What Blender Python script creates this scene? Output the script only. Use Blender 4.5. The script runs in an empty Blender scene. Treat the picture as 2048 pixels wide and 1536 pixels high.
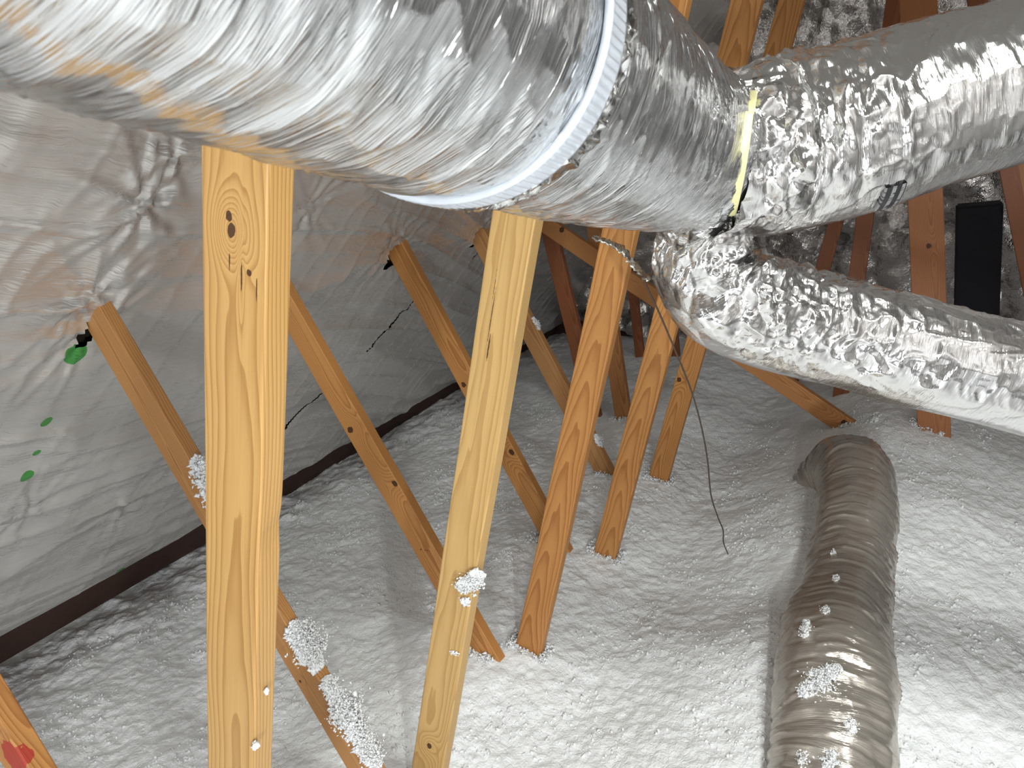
import bpy, bmesh, math, random
import numpy as np
from mathutils import Vector, Matrix, Quaternion

S = bpy.context.scene
C = S.collection
random.seed(7)

# ------------------------------------------------------------------ camera
# world: +Y runs along the row of trusses, +X to the right, Z up; insulation top is about Z = 0 at the posts
CAM_H = 1.651
right = Vector((0.86771506, 0.47201164, 0.15580623))      # camera x axis in world
down = Vector((0.32322082, -0.29767248, -0.89828692))     # camera -y axis in world
fwd = Vector((-0.37762266, 0.82981691, -0.41085888))
cd = bpy.data.cameras.new('camera')
cam = bpy.data.objects.new('camera', cd)
C.objects.link(cam)
m = Matrix((right, -down, -fwd)).transposed().to_4x4()
m.translation = Vector((0, 0, CAM_H))
cam.matrix_world = m
cd.sensor_fit = 'HORIZONTAL'
cd.sensor_width = 36.0
cd.lens = 1540.0 / 2048.0 * 36.0
cd.clip_start = 0.02
cd.clip_end = 60
cd.dof.use_dof = True
cd.dof.focus_distance = 1.7
cd.dof.aperture_fstop = 20.0
S.camera = cam

# ------------------------------------------------------------------ light
w = bpy.data.worlds.new('attic_air')
S.world = w
w.use_nodes = True
w.node_tree.nodes['Background'].inputs[0].default_value = (0.95, 0.90, 0.82, 1)
w.node_tree.nodes['Background'].inputs[1].default_value = 0.17


def lamp(name, loc, power, radius, color, target=None, spot=None):
    if spot:
        l = bpy.data.lights.new(name, 'SPOT')
        l.spot_size = spot
        l.spot_blend = 1.0
    else:
        l = bpy.data.lights.new(name, 'POINT')
    l.energy = power
    l.color = color
    l.shadow_soft_size = radius
    o = bpy.data.objects.new(name, l)
    o.location = loc
    if target is not None:
        o.rotation_euler = (Vector(target) - Vector(loc)).to_track_quat('-Z', 'Y').to_euler()
    C.objects.link(o)
    return o


lamp('hand_lamp', (0.50, -0.18, 1.50), 58, 0.035, (0.97, 1.0, 0.96))
lamp('fill_light', (0.95, -2.2, 1.22), 210, 0.20, (0.90, 0.95, 1.0))  # added unseen fill behind the camera, stands in for bounced light
lamp('overhead_fill', (0.75, 0.9, 2.9), 150, 0.27, (0.97, 1.0, 0.97), target=(-0.1, 2.0, 0.0), spot=math.radians(78))  # added overhead spot without a known fixture, brightens the insulation

S.view_settings.view_transform = 'Standard'
S.view_settings.look = 'None'
S.view_settings.gamma = 1
S.view_settings.exposure = 0.0
S.view_settings.use_curve_mapping = False
S.cycles.max_bounces = 6
S.cycles.adaptive_threshold = 0.02
S.cycles.diffuse_bounces = 3
S.cycles.glossy_bounces = 4


# ------------------------------------------------------------------ noise
def _hash(ix, iy, iz, seed):
    with np.errstate(over='ignore'):
        h = (ix.astype(np.int64) * 374761393 + iy.astype(np.int64) * 668265263 + iz.astype(np.int64) * 2147483647 + seed * 974634777) & 0xffffffff
        h = ((h ^ (h >> 13)) * 1274126177) & 0xffffffff
        h = ((h ^ (h >> 16)) * 2246822519) & 0xffffffff
        h = h ^ (h >> 15)
    return (h & 0xffffff) / float(0xffffff)


def vnoise(x, y, z=None, seed=0):
    """value noise in 0..1"""
    x = np.asarray(x, float); y = np.asarray(y, float)
    z = np.zeros_like(x) if z is None else np.asarray(z, float)
    ix, iy, iz = np.floor(x), np.floor(y), np.floor(z)
    fx, fy, fz = x - ix, y - iy, z - iz
    u = fx * fx * fx * (fx * (fx * 6 - 15) + 10)
    v = fy * fy * fy * (fy * (fy * 6 - 15) + 10)
    t = fz * fz * fz * (fz * (fz * 6 - 15) + 10)
    r = 0
    for a in (0, 1):
        for b in (0, 1):
            for c in (0, 1):
                r = r + _hash(ix + a, iy + b, iz + c, seed) * (u if a else 1 - u) * (v if b else 1 - v) * (t if c else 1 - t)
    return r


def fbm(x, y, z=None, seed=0, octaves=3):
    r, a, s = 0, 1.0, 0
    z = np.zeros_like(x) if z is None else z
    for k in range(octaves):
        r = r + a * vnoise(x * 2 ** k, y * 2 ** k, z * 2 ** k, seed + k * 13)
        s += a
        a *= 0.5
    return r / s


def ridge(n, p=2.0):
    return (1 - np.abs(2 * n - 1)) ** p


def sstep(a, b, x):
    t = np.clip((x - a) / (b - a), 0, 1)
    return t * t * (3 - 2 * t)


# ------------------------------------------------------------------ object helpers
def tag(o, label=None, cat=None, group=None, kind=None):
    if label: o['label'] = label
    if cat: o['category'] = cat
    if group: o['group'] = group
    if kind: o['kind'] = kind
    return o


def empty(name, loc, label, cat, group=None):
    o = bpy.data.objects.new(name, None)
    o.location = loc
    o.empty_display_size = 0.05
    C.objects.link(o)
    return tag(o, label, cat, group)


def link_mesh(name, me, mat, parent=None, smooth=True):
    o = bpy.data.objects.new(name, me)
    if mat: me.materials.append(mat)
    if smooth:
        me.polygons.foreach_set('use_smooth', [True] * len(me.polygons))
    C.objects.link(o)
    if parent is not None:
        o.parent = parent
        o.matrix_parent_inverse = Matrix.Translation(-parent.location)
    return o


def grid_mesh(name, P, mat, parent=None, wrap=False, uv=None, attr=None, mask=None, smooth=True):
    """P: (n, m, 3) array of points; quads between neighbours; wrap joins the last column to the first"""
    n, mm = P.shape[:2]
    idx = np.arange(n * mm).reshape(n, mm)
    if wrap:
        nx = np.roll(idx, -1, axis=1)
        q = np.stack([idx[:-1], nx[:-1], nx[1:], idx[1:]], -1)
    else:
        q = np.stack([idx[:-1, :-1], idx[:-1, 1:], idx[1:, 1:], idx[1:, :-1]], -1)
    if mask is not None:
        q = q[mask]
    q = q.reshape(-1, 4)
    me = bpy.data.meshes.new(name)
    me.vertices.add(n * mm)
    me.vertices.foreach_set('co', P.reshape(-1).astype(np.float32))
    me.loops.add(q.size)
    me.loops.foreach_set('vertex_index', q.reshape(-1).astype(np.int32))
    me.polygons.add(len(q))
    me.polygons.foreach_set('loop_start', np.arange(0, q.size, 4, dtype=np.int32))
    me.update(calc_edges=True)
    me.validate()
    if uv is not None:
        a = me.attributes.new('surf', 'FLOAT_VECTOR', 'POINT')
        b = np.zeros((n * mm, 3), np.float32)
        b[:, :uv.shape[-1]] = uv.reshape(-1, uv.shape[-1])
        a.data.foreach_set('vector', b.reshape(-1))
    if attr is not None:
        a = me.attributes.new('crumple', 'FLOAT', 'POINT')
        a.data.foreach_set('value', attr.reshape(-1).astype(np.float32))
    return link_mesh(name, me, mat, parent, smooth)


# ------------------------------------------------------------------ materials
class NT:
    def __init__(self, name):
        self.m = bpy.data.materials.new(name)
        self.m.use_nodes = True
        self.t = self.m.node_tree
        self.b = self.t.nodes['Principled BSDF']

    def n(self, typ, **kw):
        o = self.t.nodes.new(typ)
        for k, v in kw.items():
            if k.startswith('i_'):
                key = k[2:]
                key = int(key) if key.isdigit() else key.replace('_', ' ')
                s = o.inputs[key]
                if isinstance(v, bpy.types.NodeSocket): self.t.links.new(v, s)
                else: s.default_value = v
            else:
                setattr(o, k, v)
        return o

    def math(self, op, a, b=None, clamp=False):
        o = self.t.nodes.new('ShaderNodeMath')
        o.operation = op
        o.use_clamp = clamp
        for i, v in enumerate((a, b)):
            if v is None: continue
            if isinstance(v, bpy.types.NodeSocket): self.t.links.new(v, o.inputs[i])
            else: o.inputs[i].default_value = v
        return o.outputs[0]

    def vmath(self, op, a, b=None):
        o = self.t.nodes.new('ShaderNodeVectorMath')
        o.operation = op
        for i, v in enumerate((a, b)):
            if v is None: continue
            if isinstance(v, bpy.types.NodeSocket): self.t.links.new(v, o.inputs[i])
            elif op == 'SCALE' and i == 1: o.inputs['Scale'].default_value = v
            else: o.inputs[i].default_value = v
        return o.outputs['Value'] if op in ('LENGTH', 'DISTANCE', 'DOT_PRODUCT') else o.outputs[0]

    def link(self, a, b):
        self.t.links.new(a, b)

    def ramp(self, fac, stops):
        o = self.t.nodes.new('ShaderNodeValToRGB')
        r = o.color_ramp
        while len(r.elements) < len(stops): r.elements.new(0.5)
        for e, (p, c) in zip(r.elements, stops):
            e.position = p
            e.color = (*c, 1) if len(c) == 3 else c
        self.link(fac, o.inputs[0])
        return o.outputs[0]

    def mix(self, fac, a, b):
        o = self.t.nodes.new('ShaderNodeMix')
        o.data_type = 'RGBA'
        for s, v in ((o.inputs[0], fac), (o.inputs[6], a), (o.inputs[7], b)):
            if isinstance(v, bpy.types.NodeSocket): self.link(v, s)
            else: s.default_value = v if not isinstance(v, tuple) else ((*v, 1) if len(v) == 3 else v)
        return o.outputs[2]

    def set(self, **kw):
        for k, v in kw.items():
            self.b.inputs[k.replace('_', ' ')].default_value = v


def foil_material(name, rough=0.22, tint=(0.83, 0.83, 0.82), across=70.0, along=5.0, streak=0.5, fine=0.25,
                  facet=0.0, facet_scale=55.0, streak_dist=0.004, spots=None, wobble=0.02, facet_stretch=(1.35, 0.7, 0.7), dirt=0.0, dull=0.0):
    """shiny metallised film; 'surf' attribute = (metres across the wrinkles, metres along the wrinkles)"""
    n = NT(name)
    sf = n.n('ShaderNodeAttribute', attribute_name='surf').outputs['Vector']
    geo = n.n('ShaderNodeTexCoord').outputs['Object']
    wob = n.n('ShaderNodeTexNoise', i_Vector=geo, i_Scale=9.0, i_Detail=2.0)
    off = n.vmath('SCALE', n.vmath('SUBTRACT', wob.outputs['Color'], (0.5, 0.5, 0.5)), wobble)
    co = n.vmath('ADD', sf, off)
    a = n.n('ShaderNodeTexNoise', i_Vector=n.vmath('MULTIPLY', co, (across, along, along)), i_Scale=1.0, i_Detail=4.0, i_Roughness=0.65)
    ra = n.math('ABSOLUTE', n.math('SUBTRACT', a.outputs['Fac'], 0.5))
    b = n.n('ShaderNodeTexNoise', i_Vector=n.vmath('MULTIPLY', co, (across * 4.5, along * 3.2, along * 3.2)), i_Scale=1.0, i_Detail=3.0, i_Roughness=0.6)
    b1 = n.n('ShaderNodeBump', i_Strength=streak, i_Distance=streak_dist, i_Height=ra)
    b2 = n.n('ShaderNodeBump', i_Strength=fine, i_Distance=0.0012, i_Height=b.outputs['Fac'], i_Normal=b1.outputs[0])
    normal = b2.outputs[0]
    if facet > 0:
        cr = n.n('ShaderNodeAttribute', attribute_name='crumple').outputs['Fac']
        wn = n.n('ShaderNodeTexNoise', i_Vector=geo, i_Scale=facet_scale * 0.9, i_Detail=2.0)
        vco = n.vmath('ADD', n.vmath('MULTIPLY', sf, facet_stretch), n.vmath('SCALE', n.vmath('SUBTRACT', wn.outputs['Color'], (0.5, 0.5, 0.5)), 0.012))
        v1 = n.n('ShaderNodeTexVoronoi', i_Vector=vco, i_Scale=facet_scale)
        v2 = n.n('ShaderNodeTexVoronoi', i_Vector=vco, i_Scale=facet_scale * 2.2)
        s1 = n.vmath('SCALE', n.vmath('SUBTRACT', v1.outputs['Color'], (0.5, 0.5, 0.5)), facet)
        s2 = n.vmath('SCALE', n.vmath('SUBTRACT', v2.outputs['Color'], (0.5, 0.5, 0.5)), facet * 0.4)
        sm = n.vmath('ADD', s1, s2)
        sc = n.t.nodes.new('ShaderNodeVectorMath'); sc.operation = 'SCALE'
        n.link(sm, sc.inputs[0]); n.link(cr, sc.inputs['Scale'])
        normal = n.vmath('NORMALIZE', n.vmath('ADD', normal, sc.outputs[0]))
    n.link(normal, n.b.inputs['Normal'])
    col = tint
    c = n.n('ShaderNodeTexNoise', i_Vector=geo, i_Scale=6.0, i_Detail=3.0)
    cc = n.mix(c.outputs['Fac'], tuple(x * 0.92 for x in tint), tint)
    if dirt:
        dn_ = n.n('ShaderNodeTexNoise', i_Vector=n.vmath('MULTIPLY', co, (26.0, 3.0, 3.0)), i_Scale=1.0, i_Detail=3.0)
        cc = n.mix(n.math('MULTIPLY', n.ramp(dn_.outputs['Fac'], [(0.5, (0, 0, 0)), (0.7, (1, 1, 1))]), dirt), cc, (0.42, 0.40, 0.38))
    if spots:
        for (p, rad) in spots:
            dd = n.vmath('DISTANCE', n.vmath('MULTIPLY', n.vmath('ADD', geo, n.vmath('SCALE', n.vmath('SUBTRACT', wob.outputs['Color'], (0.5, 0.5, 0.5)), 0.02)), (0, 1, 1.08)), (0, p[1], p[2] * 1.08))
            k = n.math('LESS_THAN', dd, rad * 1.2)
            cc = n.mix(n.math('MULTIPLY', k, 0.9), cc, (0.04, 0.42, 0.045))
    n.link(cc, n.b.inputs['Base Color'])
    rn = n.n('ShaderNodeTexNoise', i_Vector=geo, i_Scale=14.0, i_Detail=2.0)
    n.link(n.math('ADD', n.math('MULTIPLY', rn.outputs['Fac'], rough * 0.5), rough * 0.75), n.b.inputs['Roughness'])
    n.set(Metallic=1.0 - dull)
    return n.m


def wood_material(name, light, dark, seed=0, freq=58.0, tilt=0.03, centre=(0.02, 0.035), knots=(), rough=0.5, contrast=1.0, paint=None):
    """pine: growth rings around a pith line that runs almost parallel to the board (object z)"""
    n = NT(name)
    g = n.n('ShaderNodeTexCoord').outputs['Object']
    sep = n.n('ShaderNodeSeparateXYZ', i_0=g)
    x, y, z = sep.outputs
    low = n.n('ShaderNodeTexNoise', i_Vector=n.vmath('ADD', n.vmath('MULTIPLY', g, (5.0, 5.0, 1.6)), (seed * 3.1, seed, 0)), i_Scale=1.0, i_Detail=2.0)
    wob = n.math('MULTIPLY', n.math('SUBTRACT', low.outputs['Fac'], 0.5), 0.085)
    med = n.n('ShaderNodeTexNoise', i_Vector=n.vmath('ADD', n.vmath('MULTIPLY', g, (30.0, 30.0, 5.0)), (seed, 0, seed)), i_Scale=1.0, i_Detail=2.0)
    wob2 = n.math('MULTIPLY', n.math('SUBTRACT', med.outputs['Fac'], 0.5), 0.006)
    px = n.math('ADD', n.math('SUBTRACT', x, centre[0]), wob)
    py = n.math('ADD', n.math('ADD', n.math('SUBTRACT', y, centre[1]), n.math('MULTIPLY', z, tilt)), wob2)
    dist = n.math('SQRT', n.math('ADD', n.math('MULTIPLY', px, px), n.math('MULTIPLY', py, py)))
    kmask = None
    for (kx, ky, kz, rx, rz, swirl) in knots:
        d = n.vmath('MULTIPLY', n.vmath('SUBTRACT', g, (kx, ky, kz)), (1 / rx, 0.6 / rx, 1 / rz))
        L = n.vmath('LENGTH', d)
        # distortion of the grain around the knot
        e = n.math('POWER', 2.718, n.math('MULTIPLY', n.math('MULTIPLY', L, L), -0.06))
        dist = n.math('ADD', dist, n.math('MULTIPLY', e, swirl))
        wn = n.n('ShaderNodeTexNoise', i_Vector=g, i_Scale=150.0, i_Detail=1.0)
        k = n.math('LESS_THAN', n.math('ADD', L, n.math('MULTIPLY', wn.outputs['Fac'], 0.9)), 1.45)
        kmask = k if kmask is None else n.math('MAXIMUM', kmask, k)
    fr = n.math('FRACT', n.math('MULTIPLY', dist, freq * 4.0))
    ring = n.ramp(fr, [(0.0, (0, 0, 0)), (0.55, (0.35, 0.35, 0.35)), (0.86, (1, 1, 1)), (0.97, (0.9, 0.9, 0.9)), (1.0, (0, 0, 0))])
    fib = n.n('ShaderNodeTexNoise', i_Vector=n.vmath('MULTIPLY', g, (420.0, 420.0, 9.0)), i_Scale=1.0, i_Detail=2.0)
    f = n.math('ADD', n.math('MULTIPLY', ring, 0.66 * contrast), n.math('MULTIPLY', n.math('SUBTRACT', fib.outputs['Fac'], 0.5), 0.35), clamp=True)
    f = n.math('ADD', f, n.math('MULTIPLY', n.math('SUBTRACT', low.outputs['Fac'], 0.45), 0.7), clamp=True)
    col = n.mix(f, light, dark)
    if kmask is not None:
        col = n.mix(n.math('MULTIPLY', kmask, 0.93), col, (0.045, 0.014, 0.006))
    if paint:
        pw = n.n('ShaderNodeTexNoise', i_Vector=g, i_Scale=40.0, i_Detail=2.0)
        pd = n.math('ADD', n.vmath('DISTANCE', g, paint[0]), n.math('MULTIPLY', pw.outputs['Fac'], paint[1]))
        col = n.mix(n.math('MULTIPLY', n.math('LESS_THAN', pd, paint[1] * 1.5), 0.85), col, paint[2])
    n.link(col, n.b.inputs['Base Color'])
    bp = n.n('ShaderNodeBump', i_Strength=0.25, i_Distance=0.0008, i_Height=f)
    n.link(bp.outputs[0], n.b.inputs['Normal'])
    n.set(Roughness=rough)
    n.b.inputs['Specular IOR Level'].default_value = 0.35
    return n.m


def plain(name, col, rough=0.6, metal=0.0, bump=0.0, bscale=60):
    n = NT(name)
    g = n.n('ShaderNodeTexCoord').outputs['Object']
    t = n.n('ShaderNodeTexNoise', i_Vector=g, i_Scale=bscale, i_Detail=4.0)
    n.link(n.mix(t.outputs['Fac'], tuple(c * 0.82 for c in col), tuple(min(1, c * 1.12) for c in col)), n.b.inputs['Base Color'])
    n.set(Roughness=rough, Metallic=metal)
    if bump:
        n.link(n.n('ShaderNodeBump', i_Strength=bump, i_Distance=0.003, i_Height=t.outputs['Fac']).outputs[0], n.b.inputs['Normal'])
    return n.m


def fluff_material():
    n = NT('blown_fibreglass')
    g = n.n('ShaderNodeTexCoord').outputs['Object']
    wn = n.n('ShaderNodeTexNoise', i_Vector=g, i_Scale=38.0, i_Detail=3.0)
    gw = n.vmath('ADD', g, n.vmath('SCALE', n.vmath('SUBTRACT', wn.outputs['Color'], (0.5, 0.5, 0.5)), 0.030))
    v1 = n.n('ShaderNodeTexVoronoi', i_Vector=gw, i_Scale=62.0)
    v2 = n.n('ShaderNodeTexVoronoi', i_Vector=gw, i_Scale=150.0)
    a = n.n('ShaderNodeTexNoise', i_Vector=g, i_Scale=190.0, i_Detail=4.0, i_Roughness=0.7)
    hgt = n.math('ADD', n.math('MULTIPLY', v1.outputs['Distance'], -1.0), n.math('MULTIPLY', v2.outputs['Distance'], -0.5))
    hgt = n.math('ADD', hgt, n.math('MULTIPLY', a.outputs['Fac'], 0.35))
    bp = n.n('ShaderNodeBump', i_Strength=0.36, i_Distance=0.010, i_Height=hgt)
    n.link(bp.outputs[0], n.b.inputs['Normal'])
    l = n.n('ShaderNodeTexNoise', i_Vector=g, i_Scale=3.0, i_Detail=3.0)
    n.link(n.mix(l.outputs['Fac'], (0.87, 0.88, 0.885), (0.92, 0.93, 0.93)), n.b.inputs['Base Color'])
    n.set(Roughness=0.95)
    n.b.inputs['Specular IOR Level'].default_value = 0.1
    return n.m


M_fluff = fluff_material()
M_tuft = plain('loose_fibre_tuft', (0.88, 0.89, 0.90), 0.95)
M_dark = plain('dark_stained_board', (0.050, 0.020, 0.012), 0.8, 0, 0.3, 30)
M_deck = plain('roof_deck_board', (0.055, 0.035, 0.024), 0.8, 0, 0.3, 25)
M_black = plain('near_black', (0.006, 0.005, 0.010), 0.85)  # one even near-black colour for the box at the far end

# ------------------------------------------------------------------ ground height of the loose insulation
ZR_Y = [-4, 0.6, 1.2, 1.5, 1.8, 2.0, 2.5, 3.0, 3.5, 5.5]
ZR_Z = [-0.02, 0.0, 0.04, 0.085, 0.165, 0.215, 0.255, 0.32, 0.38, 0.42]


def ground(X, Y):
    z0 = np.interp(Y, [0.5, 1.2, 1.8, 2.4, 3.0, 4.0], [-0.13, -0.12, -0.09, -0.058, -0.036, 0.0])
    k = sstep(-0.42, 0.25, X)
    z = z0 * (1 - k) + np.interp(Y, ZR_Y, ZR_Z) * k
    z = z - 0.33 * np.clip(-0.72 - X, 0, 3) * sstep(-0.6, -1.1, X)
    return z


def ground_noise(X, Y):
    a, b = X * 0.80 + Y * 0.60, -X * 0.60 + Y * 0.80
    c, e = X * 0.92 - Y * 0.39, X * 0.39 + Y * 0.92
    n = 0.026 * (fbm(X * 4, Y * 4, None, 3, 2) - 0.5)
    n = n + 0.010 * (fbm(a * 17, b * 13, None, 11, 2) - 0.5)
    w1 = 0.3 * vnoise(X * 20, Y * 20, None, 15)
    n = n + 0.0050 * np.abs(2 * vnoise(c * 30 + w1, e * 26 - w1, None, 21) - 1)
    n = n + 0.0060 * np.abs(2 * vnoise(a * 55 - w1, b * 50 + w1, None, 23) - 1)
    n = n + 0.035 * (fbm(X * 14, Y * 14, None, 27, 2) - 0.35) * sstep(-1.75, -2.05, X)
    n = n + 0.0030 * (vnoise(c * 105, e * 100, None, 25) - 0.5)
    return n


# ------------------------------------------------------------------ loose insulation
def axis(pts):
    out = []
    for (a, b, s) in pts:
        out.append(np.arange(a, b, s))
    return np.concatenate(out)


gx = axis([(-2.36, 1.15, 0.0085), (1.15, 2.0, 0.02), (2.0, 3.8, 0.06)])
gy = axis([(-2.5, 0.3, 0.06), (0.3, 3.3, 0.0085), (3.3, 5.45, 0.016)])
GX, GY = np.meshgrid(gx, gy)
GZ = ground(GX, GY) + ground_noise(GX, GY)
ins = grid_mesh('loose_fill_insulation', np.stack([GX, GY, GZ], -1), M_fluff)
tag(ins, 'white blown fibreglass loose fill insulation covering the whole attic floor', 'insulation', kind='stuff')


def flake_cloud(name, pts, sizes, mat, seed, parent=None, stretch=1.6):
    """many small ragged tufts as one mesh; each is a crumpled little blob with pulled out fibres"""
    rng = np.random.default_rng(seed)
    t = (1 + 5 ** 0.5) / 2
    v0 = np.array([(-1, t, 0), (1, t, 0), (-1, -t, 0), (1, -t, 0), (0, -1, t), (0, 1, t), (0, -1, -t), (0, 1, -t), (t, 0, -1), (t, 0, 1), (-t, 0, -1), (-t, 0, 1)])
    v0 = v0 / np.linalg.norm(v0[0])
    f0 = np.array([(0, 11, 5), (0, 5, 1), (0, 1, 7), (0, 7, 10), (0, 10, 11), (1, 5, 9), (5, 11, 4), (11, 10, 2), (10, 7, 6), (7, 1, 8),
                   (3, 9, 4), (3, 4, 2), (3, 2, 6), (3, 6, 8), (3, 8, 9), (4, 9, 5), (2, 4, 11), (6, 2, 10), (8, 6, 7), (9, 8, 1)])
    N = len(pts)
    sc = rng.uniform(0.45, 1.0, (N, 12, 1)) ** 1.2
    spike = rng.random((N, 12, 1)) > 0.82
    sc = np.where(spike, sc * stretch * 1.5, sc)
    an = rng.uniform(0.6, 1.4, (N, 1, 3))
    V = v0[None] * sc * an * np.asarray(sizes)[:, None, None] + np.asarray(pts)[:, None, :]
    F = f0[None] + (np.arange(N) * 12)[:, None, None]
    me = bpy.data.meshes.new(name)
    me.vertices.add(N * 12)
    me.vertices.foreach_set('co', V.reshape(-1).astype(np.float32))
    F = F.reshape(-1, 3)
    me.loops.add(F.size)
    me.loops.foreach_set('vertex_index', F.reshape(-1).astype(np.int32))
    me.polygons.add(len(F))
    me.polygons.foreach_set('loop_start', np.arange(0, F.size, 3, dtype=np.int32))
    me.update(calc_edges=True)
    return link_mesh(name, me, mat, parent)


rng = np.random.default_rng(5)
fx = rng.uniform(-2.05, 1.1, 26000); fy = 0.45 + 3.4 * rng.random(26000) ** 1.25
keep = fbm(fx * 7, fy * 7, None, 91, 2) > 0.53
fx, fy = fx[keep], fy[keep]
fz = ground(fx, fy) + ground_noise(fx, fy) + 0.001
# ragged fluff pushed up around the foot of every post and web
feet = [(-0.588, 1.200), (-0.600, 1.795), (-0.580, 2.375), (-0.588, 3.02), (-0.735, 1.703), (-0.80, 2.313), (-0.775, 2.923), (0.10, 3.533), (-0.96, 3.578), (0.36, 3.553)]
ex, ey = [], []
for (px_, py_) in feet:
    k = 260
    th = rng.uniform(0, 6.283, k)
    rr = rng.uniform(0.0, 0.028, k)
    ex.append(px_ + np.clip(np.cos(th) * 0.075, -0.044, 0.044) + np.cos(th) * rr)
    ey.append(py_ + np.clip(np.sin(th) * 0.05, -0.020, 0.020) + np.sin(th) * rr)
ex, ey = np.concatenate(ex), np.concatenate(ey)
ez = ground(ex, ey) + ground_noise(ex, ey) + rng.uniform(0.0, 0.014, len(ex))
fx, fy, fz = np.concatenate([fx, ex]), np.concatenate([fy, ey]), np.concatenate([fz, ez])
tf = flake_cloud('tufts', np.stack([fx, fy, fz], -1), rng.uniform(0.002, 0.0055, len(fx)), M_fluff, 6, ins)

fl = bpy.data.meshes.new('floor')
bm = bmesh.new()
for (x0, x1, y0, y1, z0, z1) in [(-2.6, 3.9, -2.6, 5.6, -0.83, -0.80)]:
    vs = [bm.verts.new(p) for p in [(x0, y0, z0), (x1, y0, z0), (x1, y1, z0), (x0, y1, z0), (x0, y0, z1), (x1, y0, z1), (x1, y1, z1), (x0, y1, z1)]]
    for q in [(3, 2, 1, 0), (4, 5, 6, 7), (0, 1, 5, 4), (1, 2, 6, 5), (2, 3, 7, 6), (3, 0, 4, 7)]:
        bm.faces.new([vs[i] for i in q])
bm.to_mesh(fl); bm.free()
flo = link_mesh('floor', fl, M_deck, smooth=False)
tag(flo, kind='structure', label='attic floor deck under the insulation')


# ------------------------------------------------------------------ boards (2x4 lumber with eased edges)
def board_mesh(name, L, wx=0.085, wy=0.036, seed=0, nicks=()):
    """cross-section wx by wy with eased corners, along +z from 0 to L; slight warp; nicks = (z, depth) bites in the +x+y edge"""
    e = 0.0035
    prof = []
    for sx, sy, order in ((1, -1, 0), (1, 1, 1), (-1, 1, 0), (-1, -1, 1)):
        for k in range(4):
            a = k / 3 * math.pi / 2
            base = {(1, -1): -math.pi / 2, (1, 1): 0, (-1, 1): math.pi / 2, (-1, -1): math.pi}[(sx, sy)]
            prof.append((sx * (wx / 2 - e) + e * math.cos(base + a), sy * (wy / 2 - e) + e * math.sin(base + a)))
    # subdivide the long sides a little so the warp shows
    prof = np.array(prof)
    n = max(2, int(L / 0.02))
    z = np.linspace(0, L, n)
    r = np.random.default_rng(seed)
    ph = r.uniform(0, 6, 4)
    ox = 0.0022 * np.sin(z * 1.3 + ph[0]) + 0.0006 * np.sin(z * 9 + ph[1])
    oy = 0.0018 * np.sin(z * 1.1 + ph[2])
    P = np.zeros((n, len(prof), 3))
    P[:, :, 0] = prof[None, :, 0] + ox[:, None]
    P[:, :, 1] = prof[None, :, 1] + oy[:, None]
    P[:, :, 2] = z[:, None]
    for (kz, dep, rad, sx, sy) in nicks:
        wgt = np.exp(-((z - kz) / rad) ** 2)
        c = np.clip(sx * prof[:, 0] / (wx / 2), 0, 1) ** 6 * np.clip(0.5 + 0.5 * sy * prof[:, 1] / (wy / 2), 0, 1)
        P[:, :, 0] -= sx * dep * wgt[:, None] * c[None]
    me = bpy.data.meshes.new(name)
    bm = bmesh.new()
    rings = []
    for i in range(n):
        rings.append([bm.verts.new(p) for p in P[i]])
    k = len(prof)
    for i in range(n - 1):
        for j in range(k):
            bm.faces.new((rings[i][j], rings[i][(j + 1) % k], rings[i + 1][(j + 1) % k], rings[i + 1][j]))
    bm.faces.new(list(reversed(rings[0])))
    bm.faces.new(rings[-1])
    bm.to_mesh(me); bm.free()
    return me


def board(name, a, b, mat, label, cat, group=None, wx=0.085, wy=0.036, seed=0, roll=0.0, nicks=()):
    """a, b: world end points (a = lower); wide side lies in the truss plane (XZ), thin side along Y"""
    a = Vector(a); b = Vector(b)
    zax = (b - a).normalized()
    yax = Vector((0, 1, 0))
    yax = (yax - zax * yax.dot(zax)).normalized()
    if roll: yax = Quaternion(zax, roll) @ yax
    xax = yax.cross(zax)
    me = board_mesh(name, (b - a).length, wx, wy, seed, nicks)
    o = bpy.data.objects.new(name, me)
    me.materials.append(mat)
    for p in me.polygons: p.use_smooth = False
    M = Matrix((xax, yax, zax)).transposed().to_4x4()
    M.translation = a
    o.matrix_world = M
    C.objects.link(o)
    return tag(o, label, cat, group)


YT = {k: 1.703 + (k - 3) * 0.61 for k in range(0, 9)}
YP = {1: 0.545, 2: 1.200, 3: 1.795, 4: 2.375, 5: 3.02}
YEL = ((0.54, 0.325, 0.115), (0.29, 0.128, 0.028))
TAN = ((0.60, 0.385, 0.15), (0.37, 0.20, 0.062))
ORA = ((0.55, 0.26, 0.080), (0.29, 0.100, 0.021))
BRN = ((0.42, 0.185, 0.065), (0.22, 0.075, 0.022))
RED = ((0.30, 0.105, 0.04), (0.15, 0.045, 0.016))

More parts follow.
